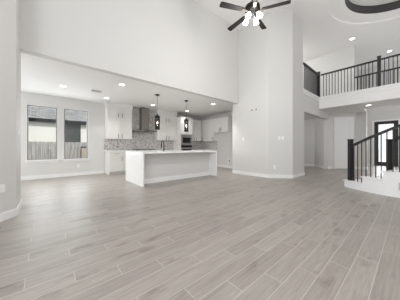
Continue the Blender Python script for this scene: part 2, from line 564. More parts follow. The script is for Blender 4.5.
# upstairs: floor slab, bridge and walls
mb = MB()
mb.prism([(9.05, YC), (9.05, -1.6), (10.6, -1.6), (10.6, 1.38), (11.38, 1.38), (11.38, 2.1), (10.7, YC)], ZL, Z2)
struct('floor_bridge', mb, CEIL, 'white upstairs bridge slab crossing the foyer', 'floor')
mb = MB()
mb.box(7.38, 11.1, YC + 0.16, 5.6, 2.7, Z2 - 0.005)
struct('floor_upstairs', mb, CARPET, 'upstairs hallway floor behind the gallery rail', 'floor')
mb = MB()
mb.prism([(10.7, 5.6), (10.7, 1.7), (10.85, 1.7), (10.85, 2.1), (14.4, 2.1), (14.4, 5.6)], Z2, ZC)
mb.box(7.25, 10.7, 5.4, 5.6, Z2, ZC)
struct('wall_upstairs', mb, WALL, 'upstairs hallway wall seen above the gallery rail')
# entry wall with opening for the front door
DY0, DY1, DZ = 0.47, 1.41, 2.50
mb = MB()
mb.box(14.4, 14.6, DY1, 5.6, 0, ZC); mb.box(14.4, 14.6, -4.2, DY0, 0, ZC); mb.box(14.4, 14.6, DY0, DY1, DZ, ZC)
struct('wall_entry', mb, WALL, 'grey entry wall around the black front door')

# ledge trims under the gallery rails
mb = MB(); mb.box(7.26, 9.03, YC - 0.025, YC + 0.02, Z2 - 0.02, Z2 + 0.05); mb.box(7.26, 9.03, YC - 0.012, YC + 0.01, Z2 - 0.13, Z2 - 0.02)
struct('trim_2', mb, TRIM, 'white ledge moulding under the short gallery rail', 'trim')
mb = MB(); mb.box(9.02, 9.10, -1.6, YC, Z2 - 0.01, Z2 + 0.05); mb.box(9.035, 9.06, -1.6, YC, Z2 - 0.11, Z2 - 0.01)
struct('trim_3', mb, TRIM, 'white ledge moulding along the front edge of the bridge', 'trim')

# baseboards
BH = 0.108
def bboard(name, pts, label):
    mb = MB()
    for a, b in zip(pts[:-1], pts[1:]):
        mb.run(a, b, 0.016, 0, BH)
        d = Vector((b[0] - a[0], b[1] - a[1])).normalized()
        mb.run(a, b, 0.010, BH, BH + 0.012)
    struct(name, mb, TRIM, label, 'baseboard')
bboard('baseboard_left', [(-1.85, 2.44), (-0.34, 3.95), (-0.34, YH + 0.16)][::-1], 'white baseboard round the near left corner')
bboard('baseboard_back', [(1.80, YB), (-3.0, YB)], 'white baseboard under the two kitchen windows')
bboard('baseboard_pier', [(7.38, YC), (6.36, YC), (5.8, 3.18), (5.8, 4.75), (XK, 4.75)], 'white baseboard round the chamfered wall block')
bboard('baseboard_kitchen', [(XK, 4.77), (XK, 6.75)], 'white baseboard in the fridge alcove')
bboard('baseboard_hall', [(11.1, 5.4), (11.1, 3.42), (10.3, YC + 0.14)][::-1], 'white baseboard inside the small hall')
bboard('baseboard_vestibule', [(10.3, YC), (10.5, YC), (10.60, YC - 0.10)][::-1], 'short white baseboard left of the panelled door')
bboard('baseboard_column', [(11.33, 1.79), (11.38, 1.74), (11.38, 1.38), (11.62, 1.38)][::-1], 'white baseboard at the foot of the entry column')
bboard('baseboard_entry', [(14.4, 2.1), (14.4, DY1 + 0.09)][::-1], 'white baseboard left of the black front door')

# ------------------------------------------------------------------ windows
def window(name, x0, x1, label):
    wroot = thing(name, label, 'window', ((x0 + x1) / 2, YB, WZ[0]), 0, kind='structure')
    hw = (x1 - x0) / 2; H = WZ[1] - WZ[0]
    t = 0.028
    f = MB()
    f.box(-hw, -hw + t, 0.07, 0.12, 0, H); f.box(hw - t, hw, 0.07, 0.12, 0, H)
    f.box(-hw + t, hw - t, 0.07, 0.12, 0, t); f.box(-hw + t, hw - t, 0.07, 0.12, H - t, H)
    f.build('window_frame', WINFR, wroot, 'thin dark grey window frame')
    MB().box(-hw + t, hw - t, 0.09, 0.098, t, H - t).build('pane', PANE, wroot)
    s = MB(); s.box(-hw - 0.05, hw + 0.05, -0.05, 0.069, -0.024, 0.006, 0.004); s.box(-hw - 0.03, hw + 0.03, -0.016, -0.001, -0.09, -0.024)
    s.build('sill', TRIM, wroot, 'white window sill with apron')
    return wroot
window('window_1', *W1, 'left of the two kitchen windows, facing cream stucco')
window('window_2', *W2, 'right of the two kitchen windows, showing a dark neighbouring window')

# ------------------------------------------------------------------ doors of the setting
def panel_door():
    r = thing('door_1', 'white panelled interior door on the angled vestibule wall', 'door', (10.98, 2.14, 0), R(-45), kind='structure')
    W, H = 0.365, 2.43
    c = MB()
    for s in (-1, 1):
        c.box(s * W if s > 0 else -W - 0.085, W + 0.085 if s > 0 else -W, -0.022, 0, 0, H + 0.085, 0.004)
    c.box(-W, W, -0.022, 0, H, H + 0.085, 0.004)
    c.build('casing', TRIM, r)
    l = MB()
    l.box(-W, W, -0.0045, -0.001, 0.012, H)
    st = 0.09
    l.box(-W + .003, -W + st, -0.020, -0.0045, 0.012, H - .003); l.box(W - st, W - .003, -0.020, -0.0045, 0.012, H - .003)
    n = 5; rail = 0.085
    ph = (H - 0.012 - rail * (n + 1)) / n
    for i in range(n + 1):
        z = 0.012 + i * (ph + rail)
        l.box(-W + st, W - st, -0.020, -0.0045, z, min(z + rail, H - .003))
    for i in range(n):
        z = 0.012 + rail + i * (ph + rail)
        l.box(-W + st + 0.03, W - st - 0.03, -0.012, -0.0045, z + 0.03, z + ph - 0.03)
    leaf = l.build('door_leaf', TRIM, r)
    k = MB()
    M = Matrix.Rotation(R(90), 3, 'X')
    k.lathe([(0.028, 0), (0.028, 0.008), (0.011, 0.012), (0.011, 0.035), (0.026, 0.045), (0.027, 0.06), (0.012, 0.07)], 16, (W - 0.06, -0.017, 0.96), M)
    k.build('door_knob', BLKMET, leaf, 'black door knob')
    MB().box(-W, W, -0.03, -0.002, 0.0, 0.011).build('gap_shade_strip', BLACK, r, 'black strip standing in for the shaded gap under the door')  # shade of the gap under the leaf, made as a black strip
panel_door()

def front_door():
    yc = (DY0 + DY1) / 2
    r = thing('door_2', 'black framed glass front door in the entry wall', 'door', (14.4, yc, 0), R(-90), kind='structure')
    W, H = (DY1 - DY0) / 2, DZ
    c = MB()
    c.box(-W - 0.085, -W, -0.02, 0, 0, H + 0.085); c.box(W, W + 0.085, -0.02, 0, 0, H + 0.085); c.box(-W, W, -0.02, 0, H, H + 0.085)
    c.build('casing', TRIM, r, 'white door casing')
    j = MB(); t = 0.04
    j.box(-W, -W + t, 0, 0.12, 0, H); j.box(W - t, W, 0, 0.12, 0, H); j.box(-W + t, W - t, 0, 0.12, H - t, H); j.box(-W + t, W - t, 0, 0.12, 0, 0.03)
    j.build('frame', BLACK, r)
    st = 0.135
    l = MB(); a = -W + t; b = W - t
    l.box(a, a + st, 0.03, 0.075, 0.03, H - t); l.box(b - st, b, 0.03, 0.075, 0.03, H - t)
    l.box(a + st, b - st, 0.03, 0.075, H - t - 0.13, H - t); l.box(a + st, b - st, 0.03, 0.075, 0.03, 0.22)
    leaf = l.build('door_leaf', BLACK, r)
    MB().box(a + st, b - st, 0.05, 0.058, 0.22, H - t - 0.13).build('pane', PANE, leaf)
    h = MB(); h.tube([(b - 0.06, 0.03, 1.0), (b - 0.06, -0.02, 1.0), (b - 0.06, -0.025, 1.02), (b - 0.06, -0.025, 1.28), (b - 0.06, -0.02, 1.3), (b - 0.06, 0.03, 1.3)], 0.009)
    h.build('door_handle', BLKMET, leaf)
front_door()
# porch ground outside
struct('ground_porch', MB().box(14.6, 22, -6, 8, -0.15, -0.02), mat('pale_concrete', (0.75, 0.74, 0.72), 0.9, var=0.06), 'pale porch slab outside the front door', 'ground')

# ------------------------------------------------------------------ outside the kitchen windows
struct('ground_yard', MB().box(-12, 16, YB + 0.18, 22, -0.6, -0.45), GRASS, 'narrow lawn between the house and the fence', 'ground')
fr = thing('wooden_fence', 'weathered grey board fence outside the kitchen windows', 'fence', (0, 11.0, -0.45))
mb = MB(); x = -7.0
while x < 9:
    mb.box(x, x + 0.136, 0, 0.018, 0.03, 1.75 + random.uniform(-0.008, 0.008)); x += 0.143
mb.build('boards', FENCE, fr)
for z in (0.3, 1.0, 1.55):
    MB().box(-7, 9, 0.02, 0.06, z, z + 0.09).build('rail', FENCE, fr)
tag(MB().box(1.39, 1.60, 10.78, 10.96, -0.45, 1.02, 0.01).build('gate_post', TAN), 'tan wooden post with a dark cap in front of the grey fence', 'post')
gp = bpy.data.objects['gate_post']
cb = MB(); cb.box(1.375, 1.615, 10.765, 10.975, 1.02, 1.08, 0.008); cb.build('cap', GUTTER, gp, 'dark post cap')

nh = thing('neighbour_house', 'cream stucco neighbouring house with grey shingle roof beyond the fence', 'house', (0, 13.5, -0.45))
mb = MB(); hx0, hx1, hz0, hz1 = 0.86, 1.68, 1.30, 2.91
mb.box(-8, hx0, 0, 0.2, 0, 2.96); mb.box(hx1, 12, 0, 0.2, 0, 2.96); mb.box(hx0, hx1, 0, 0.2, 0, hz0); mb.box(hx0, hx1, 0, 0.2, hz1, 2.96)
mb.build('wall', STUCCO, nh)
mb = MB(); mb.box(-8, 12, -0.22, -0.10, 2.90, 3.10, 0.01); mb.box(-8, 12, -0.10, 0.0, 2.92, 2.96)
mb.build('gutter', GUTTER, nh)
mb = MB(); bm = mb.bm
vs = [bm.verts.new(c) for c in ((-8, -0.21, 3.11), (12, -0.21, 3.11), (12, 5.6, 6.7), (-8, 5.6, 6.7), (-8, -0.21, 3.101), (12, -0.21, 3.101), (12, 5.6, 6.6), (-8, 5.6, 6.6))]
for f in ((0, 1, 2, 3), (4, 7, 6, 5), (0, 4, 5, 1), (2, 6, 7, 3), (0, 3, 7, 4), (1, 5, 6, 2)): bm.faces.new([vs[i] for i in f])
mb.build('roof', SHINGLE, nh)
mb = MB(); t = 0.05
mb.box(hx0, hx0 + t, -0.02, 0.1, hz0, hz1); mb.box(hx1 - t, hx1, -0.02, 0.1, hz0, hz1); mb.box(hx0 + t, hx1 - t, -0.02, 0.1, hz0, hz0 + t); mb.box(hx0 + t, hx1 - t, -0.02, 0.1, hz1 - t, hz1)
wf = mb.build('window', BLACK, nh, 'dark window in the cream wall')
MB().box(hx0 + t, hx1 - t, 0.03, 0.06, hz0 + t, hz1 - t).build('pane', NEIGH, wf)

# ------------------------------------------------------------------ tile backsplash
mb = MB()
mb.box(1.79, 5.04, YB - 0.010, YB, 0.921, 1.40); mb.box(2.80, 3.96, YB - 0.010, YB, 1.40, ZK - 0.001)
mb.box(5.80, XK, YB - 0.010, YB, 0.921, 1.40); mb.box(XK - 0.010, XK, 6.75, YB - 0.010, 0.921, 1.40)
struct('wall_backsplash', mb, MOSAIC, 'grey marble mosaic backsplash with dark flecks', 'backsplash')

# ------------------------------------------------------------------ cabinets
def shaker(x0, x1, z0, z1, fw=0.06):
    g = 0.002; m_ = MB()
    x0 += g; x1 -= g; z0 += g; z1 -= g
    m_.box(x0, x0 + fw, -0.020, 0, z0, z1); m_.box(x1 - fw, x1, -0.020, 0, z0, z1)
    m_.box(x0 + fw, x1 - fw, -0.020, 0, z0, z0 + fw); m_.box(x0 + fw, x1 - fw, -0.020, 0, z1 - fw, z1)
    m_.box(x0 + fw, x1 - fw, -0.010, 0, z0 + fw, z1 - fw)
    return m_
def pull(parent, x, z, L=0.16, vert=True):
    m_ = MB(); y = -0.048
    if vert:
        m_.box(x - 0.009, x + 0.009, y - 0.006, y + 0.006, z - L / 2, z + L / 2, 0.002)
        for s in (-1, 1): m_.box(x - 0.005, x + 0.005, y, -0.0205, z + s * L * 0.36 - 0.005, z + s * L * 0.36 + 0.005)
    else:
        m_.box(x - L / 2, x + L / 2, y - 0.006, y + 0.006, z - 0.006, z + 0.006, 0.002)
        for s in (-1, 1): m_.box(x + s * L * 0.36 - 0.005, x + s * L * 0.36 + 0.005, y, -0.0205, z - 0.005, z + 0.005)
    m_.build('handle', PULL, parent, 'grey metal bar handle')
def cabinet(name, label, loc, rz, W, D, z0, z1, fronts, group=None, crown=None, toe=False, body=None):
    """local x to the right, y into the wall, front at y=0; fronts: (kind, x0, x1, z0, z1, handle x, handle z, vertical)"""
    r = thing(name, label, 'cabinet', loc, rz, group)
    b = body or MB()
    if body is None:
        if toe: b.box(0, W, 0, D, 0.10, z1); b.box(0, W, 0.07, D, 0, 0.10); b.box(0, 0.018, 0, 0.07, 0, 0.10)
        else: b.box(0, W, 0, D, z0, z1, 0.002)
    b.build('body', CAB, r)
    if not crown and not toe:
        MB().box(0.002, W - 0.002, 0.004, D - 0.004, z1 + 0.0005, z1 + 0.006).build('bounce_panel', BOUNCE, r, 'unseen brown panel added to tint the light in the gap above')  # unseen sheet, added so bounced light turns brown above the cabinets
    for kind, x0, x1, a, c, hx, hz, vert in fronts:
        d = shaker(x0, x1, a, c, 0.055 if kind == 'door' else 0.035).build(kind, CAB, r)
        if hx is not None: pull(d, hx, hz, 0.17, vert)
    if crown:
        p = crown; m_ = MB(); bm = m_.bm
        x0, x1 = -0.0, W
        prof = [(0.0, z1 - 0.01), (-0.022, z1 - 0.01), (-0.024, z1 + 0.05), (-0.030, z1 + 0.065), (-0.036, z1 + 0.12), (-0.050, z1 + 0.165), (-0.054, p), (0.0, p)]
        rings = []
        for (xx, sgn) in ((x0, -1), (x1, 1)):
            rings.append([bm.verts.new((xx + (sgn * -y if y < 0 else 0), y, z)) for y, z in prof])
        n = len(prof)
        bm.faces.new(rings[0][::-1]); bm.faces.new(rings[1])
        for i in range(n):
            j = (i + 1) % n
            bm.faces.new((rings[0][i], rings[0][j], rings[1][j], rings[1][i]))
        # returns along both sides
        for (xx, sgn) in ((x0, -1), (x1, 1)):
            A = [bm.verts.new((xx + sgn * -y, y, z)) for y, z in prof]
            B = [bm.verts.new((xx + sgn * -y, D, z)) for y, z in prof]
            bm.faces.new(A); bm.faces.new(B[::-1])
            for i in range(n):
                j = (i + 1) % n
                bm.faces.new((A[i], A[j], B[j], B[i]))
        m_.build('crown_moulding', CAB, r)
    return r

YU = YB - 0.33
def upper_pair(name, label, x0, x1):
    W = x1 - x0; m_ = W / 2; zs = 2.215
    return cabinet(name, label, (x0, YU, 0), 0, W, 0.33, 1.385, 2.64, [
        ('door', 0, m_, 1.385, zs, m_ - 0.075, 1.50, True), ('door', m_, W, 1.385, zs, m_ + 0.075, 1.50, True),
        ('door', 0, m_, zs, 2.63, m_ - 0.075, zs + 0.13, True), ('door', m_, W, zs, 2.63, m_ + 0.075, zs + 0.13, True)], crown=ZK - 0.001)
upper_pair('wall_cabinet', 'white four-door wall cabinet with crown, between the window and the range hood', 1.83, 2.79)
upper_pair('wall_cabinet', 'white four-door wall cabinet with crown, between the hood and the oven tower', 3.97, 5.03)
# uppers right of the oven tower
cabinet('wall_cabinet', 'white two-door wall cabinet in the corner right of the oven tower', (5.81, YU, 0), 0, 0.90, 0.33, 1.385, 2.56, [
    ('door', 0, 0.42, 1.385, 2.56, 0.34, 1.50, True), ('door', 0.42, 0.84, 1.385, 2.56, 0.50, 1.50, True)])
XU = XK - 0.27
cabinet('wall_cabinet', 'white two-door wall cabinet on the side wall next to the fridge alcove', (XU, 7.69, 0), R(-90), 0.94, 0.27, 1.385, 2.56, [
    ('door', 0.0, 0.48, 1.385, 2.56, 0.08, 1.50, True), ('door', 0.48, 0.94, 1.385, 2.56, 0.86, 1.50, True)])
cabinet('wall_cabinet', 'short white two-door cabinet hung above the empty fridge alcove', (XU, 6.749, 0), R(-90), 0.955, 0.27, 1.82, 2.56, [
    ('door', 0, 0.4775, 1.82, 2.56, 0.42, 1.95, True), ('door', 0.4775, 0.955, 1.82, 2.56, 0.535, 1.95, True)])
# oven tower
T0, T1, TF = 5.05, 5.79, YB - 0.652
W = T1 - T0
b = MB()
b.box(0, 0.03, 0, 0.65, 0, 2.56); b.box(W - 0.03, W, 0, 0.65, 0, 2.56); b.box(0.03, W - 0.03, 0.62, 0.65, 0, 2.56)
b.box(0.03, W - 0.03, 0, 0.62, 0.10, 0.46); b.box(0.03, W - 0.03, 0.07, 0.62, 0, 0.10); b.box(0.03, W - 0.03, 0, 0.62, 1.68, 2.56)
cabinet('oven_tower', 'tall white cabinet holding the microwave and wall oven', (T0, TF, 0), 0, W, 0.65, 0, 2.56, [
    ('door', 0, W / 2, 1.70, 2.56, W / 2 - 0.06, 1.83, True), ('door', W / 2, W, 1.70, 2.56, W / 2 + 0.06, 1.83, True),
    ('drawer', 0, W, 0.12, 0.45, W / 2, 0.37, False)], body=b)
def appliance(name, label, z0, z1, win, hz):
    r = thing(name, label, 'oven' if 'oven' in name else 'microwave', (T0 + W / 2, TF, z0))
    hw = W / 2 - 0.031; H = z1 - z0
    b = MB(); b.box(-hw, hw, -0.022, 0.58, 0, H, 0.003); b.build('body', STEEL, r)
    g = MB(); g.box(-hw + win[0], hw - win[1], -0.028, -0.0225, win[2], win[3], 0.001); g.build('glass_window', BLKGLASS, r, 'black glass window')
    return r, hw, H
r, hw, H = appliance('microwave_oven', 'built-in stainless microwave with a black window, above the wall oven', 1.165, 1.672, (0.10, 0.06, 0.10, 0.375), 0)
r['category'] = 'microwave'
MB().box(hw - 0.12, hw - 0.07, -0.031, -0.0285, 0.14, 0.34).build('control_panel', GREYPL, r, 'dark control panel')
r, hw, H = appliance('wall_oven', 'built-in stainless wall oven below the microwave', 0.465, 1.16, (0.05, 0.05, 0.06, 0.49), 0)
MB().box(-hw + 0.01, hw - 0.01, -0.028, -0.0225, 0.565, 0.685, 0.001).build('control_panel', BLKGLASS, r, 'black control panel')
h = MB(); h.tube([(-hw + 0.05, -0.075, 0.53), (hw - 0.05, -0.075, 0.53)], 0.012)
for s in (-1, 1): h.box(s * (hw - 0.08) - 0.008, s * (hw - 0.08) + 0.008, -0.072, -0.0225, 0.522, 0.538)
h.build('handle', STEEL, r)

# base cabinets
YF = YB - 0.61
def base_door(label, x0, x1, hinge='l'):
    W = x1 - x0
    hx = W - 0.07 if hinge == 'l' else 0.07
    cabinet('base_cabinet', label, (x0, YF, 0), 0, W, 0.60, 0, 0.88, [
        ('drawer', 0, W, 0.715, 0.875, W / 2, 0.80, False), ('door', 0, W, 0.105, 0.71, hx, 0.60, True)], toe=True)
def base_drawers(label, x0, x1):
    W = x1 - x0
    cabinet('base_cabinet', label, (x0, YF, 0), 0, W, 0.60, 0, 0.88, [
        ('drawer', 0, W, 0.715, 0.875, W / 2, 0.80, False), ('drawer', 0, W, 0.415, 0.71, W / 2, 0.60, False), ('drawer', 0, W, 0.105, 0.41, W / 2, 0.32, False)], toe=True)
base_door('white base cabinet at the end of the counter by the windows', 1.83, 2.36)
base_door('white base cabinet left of the cooktop, behind the island', 2.362, 2.838, 'r')
base_drawers('white drawer base under the black cooktop, behind the island', 2.84, 3.82)
base_door('white base cabinet right of the cooktop, behind the island', 3.822, 4.43)
base_door('white base cabinet beside the oven tower, behind the island', 4.432, 5.045, 'r')
cabinet('base_cabinet', 'white base cabinet in the corner right of the oven tower', (5.80, YF, 0), 0, 0.58, 0.60, 0, 0.88, [
    ('drawer', 0, 0.58, 0.715, 0.875, 0.29, 0.80, False), ('door', 0, 0.58, 0.105, 0.71, 0.07, 0.60, True)], toe=True)
cabinet('base_cabinet', 'white base cabinet on the side wall beside the fridge alcove', (XK - 0.61, 8.03, 0), R(-90), 1.27, 0.60, 0, 0.88, [
    ('drawer', 0.64, 1.27, 0.715, 0.875, 0.95, 0.80, False), ('door', 0.64, 1.27, 0.105, 0.71, 0.72, 0.60, True)], toe=True)
tag(MB().box(1.80, 5.048, YB - 0.64, YB - 0.011, 0.881, 0.92, 0.003).build('worktop', QUARTZ), 'white worktop along the back wall left of the oven tower', 'worktop')
mb = MB(); mb.prism([(5.792, YB - 0.64), (XK - 0.64, YB - 0.64), (XK - 0.64, 6.74), (XK - 0.011, 6.74), (XK - 0.011, YB - 0.011), (5.792, YB - 0.011)], 0.881, 0.92)
tag(mb.build('worktop', QUARTZ), 'white corner worktop right of the oven tower', 'worktop')

# cooktop
ck = thing('cooktop', 'black gas cooktop set on the back counter below the hood', 'cooktop', (3.33, 7.70, 0.9205))
MB().box(-0.46, 0.46, -0.26, 0.25, 0, 0.012, 0.003).build('plate', BLKGLASS, ck)
for gx in (-0.3, 0.0, 0.3):
    g = MB()
    for q in (-0.13, 0.0, 0.13): g.box(gx + q - 0.006, gx + q + 0.006, -0.21, 0.21, 0.035, 0.047)
    for q in (-0.2, 0.0, 0.2): g.box(gx - 0.14, gx + 0.14, q - 0.006, q + 0.006, 0.035, 0.047)
    for q in (-0.13, 0.13):
        for y in (-0.2, 0.2): g.box(gx + q - 0.006, gx + q + 0.006, y - 0.006, y + 0.006, 0.0125, 0.035)
    g.build('grate', BLACK, ck)
for bx, by in ((-0.3, -0.1), (-0.3, 0.1), (0, 0), (0.3, -0.1), (0.3, 0.1)):
    MB().lathe([(0.045, 0.0125), (0.045, 0.02), (0.03, 0.028)], 16, (bx, by, 0)).build('burner', BLACK, ck)
for k in range(5):
    MB().lathe([(0.018, 0.0125), (0.016, 0.034)], 12, (-0.2 + 0.1 * k, -0.237, 0)).build('knob', STEEL, ck)

# range hood
hd = thing('range_hood', 'stainless chimney range hood above the cooktop', 'hood', (3.37, YB - 0.011, 1.745))
mb = MB(); bm = mb.bm
n = 14; secs = []
for i in range(n + 1):
    t_ = -1 + 2 * i / n
    x = 0.53 * t_; top = 0.045 + 0.075 * (1 - abs(t_) ** 1.7); bot = 0.03 * (1 - t_ * t_) * 0
    yf = -0.50 + 0.05 * t_ * t_
    secs.append([bm.verts.new((x, yf, bot)), bm.verts.new((x, yf, 0.04)), bm.verts.new((x, -0.33, top)), bm.verts.new((x, 0, top)), bm.verts.new((x, 0, bot))])
bm.faces.new(secs[0]); bm.faces.new(secs[-1][::-1])
for k in range(n):
    for i in range(5):
        j = (i + 1) % 5
        bm.faces.new((secs[k][i], secs[k][j], secs[k + 1][j], secs[k + 1][i]))
mb.build('canopy', HOODM, hd)
mb = MB(); mb.box(-0.125, 0.195, -0.30, 0, 0.10, ZK - 1.745 - 0.001, 0.004); mb.build('chimney', HOODM, hd)
mb = MB(); mb.box(-0.40, 0.40, -0.42, -0.08, -0.006, 0.0); mb.build('filter', GREYPL, hd)
mb = MB(); mb.box(-0.10, 0.10, -0.508, -0.502, 0.008, 0.032); mb.build('control_panel', BLKGLASS, hd)

# ------------------------------------------------------------------ island
isl = thing('kitchen_island', 'long white waterfall island with a recessed grey back panel', 'island', (1.95, 4.62, 0))
L, D = 2.81, 1.33
MB().box(0, L, 0, D, 0.878, 0.92, 0.003).build('countertop', QUARTZ, isl)
MB().box(0, 0.045, 0, D, 0, 0.8775, 0.002).build('side_panel', QUARTZ, isl)
MB().box(L - 0.045, L, 0, D, 0, 0.8775, 0.002).build('side_panel', QUARTZ, isl)
MB().box(0.046, L - 0.046, 0.36, D - 0.03, 0.0, 0.8775).build('body', WALL, isl, 'grey recessed island body')
mb = MB(); mb.box(0.046, L - 0.046, 0.345, 0.3595, 0, 0.12); mb.box(0.046, L - 0.046, 0.350, 0.3595, 0.12, 0.13); mb.build('baseboard', TRIM, isl, 'white baseboard along the recess')
for k in range(5):
    x0 = 0.05 + k * (L - 0.1) / 5; x1 = 0.05 + (k + 1) * (L - 0.1) / 5
    d = MB()
    d.box(x0 + .002, x1 - .002, D - 0.0295, D - 0.012, 0.105, 0.87)
    dd = d.build('door', CAB, isl)
    hh = MB(); hh.box(x1 - 0.07, x1 - 0.058, D - 0.0115, D + 0.02, 0.55, 0.72); hh.build('handle', PULL, dd)
fa = thing('kitchen_faucet', 'matt black gooseneck faucet standing on the island', 'faucet', (3.03, 5.42, 0.9205))
pts = [(0, 0, 0.0), (0, 0, 0.26)] + [(0, 0.085 - 0.085 * math.cos(t), 0.26 + 0.085 * math.sin(t)) for t in [math.pi * k / 12 for k in range(1, 13)]] + [(0, 0.17, 0.20)]
MB().tube(pts, 0.013).build('spout', BLKMET, fa)
MB().lathe([(0.028, 0), (0.028, 0.012), (0.019, 0.02), (0.019, 0.10), (0.014, 0.11)], 16).build('base', BLKMET, fa)
MB().tube([(0.015, 0, 0.07), (0.05, 0, 0.075), (0.09, 0, 0.10)], 0.006).build('lever', BLKMET, fa)
MB().lathe([(0.016, 0.12), (0.019, 0.13), (0.019, 0.21), (0.015, 0.215)], 14, (0, 0.17, 0)).build('spray_head', BLKMET, fa)

# ------------------------------------------------------------------ pendants
def pendant(loc, label, power):
    r = thing('pendant_lamp', label, 'lamp', loc, 0, 'pendants over the island')
    MB().lathe([(0.068, -0.001), (0.068, -0.02), (0.055, -0.035), (0.012, -0.04)], 20).build('canopy', BLKMET, r)
    MB().tube([(0, 0, -0.04), (0, 0, -0.70)], 0.006, 8).build('cord', ROD, r)
    MB().lathe([(0.02, -0.66), (0.03, -0.70), (0.082, -0.715), (0.084, -0.80), (0.078, -0.80)], 24).build('cap', BLKMET, r)
    MB().lathe([(0.080, -0.801), (0.080, -1.17), (0.076, -1.17), (0.076, -0.801), (0.080, -0.801)], 28, caps=False).build('lamp_shade', SMOKE, r, 'smoked glass cylinder shade')
    MB().lathe([(0.018, -0.80), (0.018, -0.895), (0.012, -0.90)], 14).build('socket', BLKMET, r)
    MB().lathe([(0.083, -1.15), (0.083, -1.175), (0.078, -1.175), (0.078, -1.15), (0.083, -1.15)], 28, caps=False).build('ring', BLKMET, r)
    MB().lathe([(0.012, -0.90), (0.022, -0.925), (0.026, -0.95), (0.022, -0.975), (0.010, -0.99)], 16).build('bulb', BULB, r)
    l = bpy.data.lights.new('pendant_light', 'POINT'); l.energy = power; l.shadow_soft_size = 0.03; l.color = (1, 0.97, 0.93)
    o = bpy.data.objects.new('pendant_light', l); o.location = (0, 0, -1.06); o.parent = r; COL.objects.link(o)
    return r
pendant((2.86, 5.55, ZK), 'smoked glass pendant hanging nearer the windows over the island', 20)
pendant((4.06, 5.55, ZK), 'smoked glass pendant hanging in front of the oven tower', 20)

# ------------------------------------------------------------------ recessed ceiling lights and vents
def downlight(x, y, z, label, power=55, rad=0.085):
    r = thing('recessed_light', label, 'light', (x, y, z), 0, 'recessed ceiling lights')
    MB().lathe([(rad + 0.012, -0.001), (rad + 0.010, -0.006), (rad - 0.008, -0.008), (rad - 0.010, -0.002)], 24).build('trim_ring', PLATE, r)
    MB().lathe([(rad - 0.011, -0.0085), (rad - 0.013, -0.0095)], 24).build('lamp', LAMP, r)
    l = bpy.data.lights.new('downlight', 'SPOT'); l.energy = power; l.spot_size = R(110); l.spot_blend = 0.8; l.shadow_soft_size = 0.08; l.color = (1, 0.98, 0.95)
    o = bpy.data.objects.new('downlight', l); o.location = (0, 0, -0.03); o.parent = r; COL.objects.link(o)
for x, y, lab in ((0.386, 6.54, 'recessed light in front of the two windows'), (1.64, 5.30, 'recessed light just inside the kitchen header'),
                  (1.67, 7.12, 'recessed light in front of the first wall cabinet'), (3.43, 7.05, 'recessed light in front of the range hood'),
                  (5.26, 7.14, 'recessed light directly behind the second pendant'), (5.22, 5.29, 'recessed light near the fridge alcove')):
    downlight(x, y, ZK, lab, 150 if (x > 5 and y < 6) else 60 if y < 6.8 else 36)
downlight(12.6, 0.70, ZC, 'recessed light in the high ceiling beyond the bridge', 40)
downlight(9.96, 1.66, ZC, 'recessed light in the high ceiling by the round recess', 40)
downlight(9.72, 1.12, ZL, 'recessed light under the upstairs bridge', 10)
def ceil_vent(x, y, label, sx, sy):
    r = thing('ceiling_vent', label, 'vent', (x, y, ZK), 0, 'kitchen ceiling vents')
    f = MB()
    f.box(-sx, sx, -sy, -sy + 0.02, -0.012, -0.001); f.box(-sx, sx, sy - 0.02, sy, -0.012, -0.001)
    f.box(-sx, -sx + 0.02, -sy + 0.02, sy - 0.02, -0.012, -0.001); f.box(sx - 0.02, sx, -sy + 0.02, sy - 0.02, -0.012, -0.001)
    f.build('frame', VENTM, r)
    MB().box(-sx + 0.02, sx - 0.02, -sy + 0.02, sy - 0.02, -0.004, -0.001).build('backing', GREYPL, r)
    y_ = -sy + 0.035
    while y_ < sy - 0.03:
        MB().box(-sx + 0.02, sx - 0.02, y_, y_ + 0.008, -0.010, -0.004).build('slat', VENTM, r); y_ += 0.022
ceil_vent(1.22, 6.44, 'grey ceiling vent between the windows and the first pendant', 0.14, 0.08)
ceil_vent(6.18, 6.20, 'grey ceiling vent in front of the side wall cabinets', 0.11, 0.06)

# ------------------------------------------------------------------ switches and outlets
def plate(name, label, cat, loc, rz, kind='switch', m=PLATE, w=0.037, h=0.058):
    r = thing(name, label, cat, loc, rz)
    MB().box(-w, w, -0.007, -0.0005, -h, h, 0.002).build('cover_plate', m, r)
    if kind == 'switch': MB().box(-0.016, 0.016, -0.0105, -0.0072, -0.033, 0.033, 0.001).build('rocker', PLATE, r)
    elif kind == 'outlet':
        for s in (-1, 1): MB().box(-0.016, 0.016, -0.009, -0.0072, s * 0.022 - 0.013, s * 0.022 + 0.013).build('socket', PLATE if m is PLATE else GREYPL, r)
    elif kind == 'dark':
        MB().box(-w * 0.6, w * 0.6, -0.009, -0.0072, -h * 0.6, h * 0.6).build('socket', GREYPL, r, 'dark grey recess')
s45 = R(-45)
plate('light_switch', 'white light switch on the narrow return of the near left corner', 'switch', (-0.34, 4.22, 1.32), R(90))
plate('wall_outlet', 'white outlet low on the angled face at the left edge', 'outlet', (-0.475, 3.815, 0.47), R(45), 'outlet')
plate('light_switch', 'white light switch on the kitchen side of the chamfered block', 'switch', (5.8, 4.22, 1.37), R(-90))
plate('light_switch', 'left of two white switches on the chamfer facing the camera', 'switch', (6.05, 2.93, 1.37), s45)
plate('light_switch', 'right of two white switches on the chamfer facing the camera', 'switch', (6.13, 2.85, 1.37), s45)
plate('wall_outlet', 'white outlet low on the chamfer above the baseboard', 'outlet', (5.94, 3.04, 0.38), s45, 'outlet')
plate('water_outlet_box', 'recessed utility box low on the fridge alcove wall', 'outlet box', (XK, 5.93, 0.37), R(-90), 'dark', w=0.075, h=0.075)
plate('wall_outlet', 'white outlet under the right kitchen window', 'outlet', (0.93, YB, 0.36), 0, 'outlet')
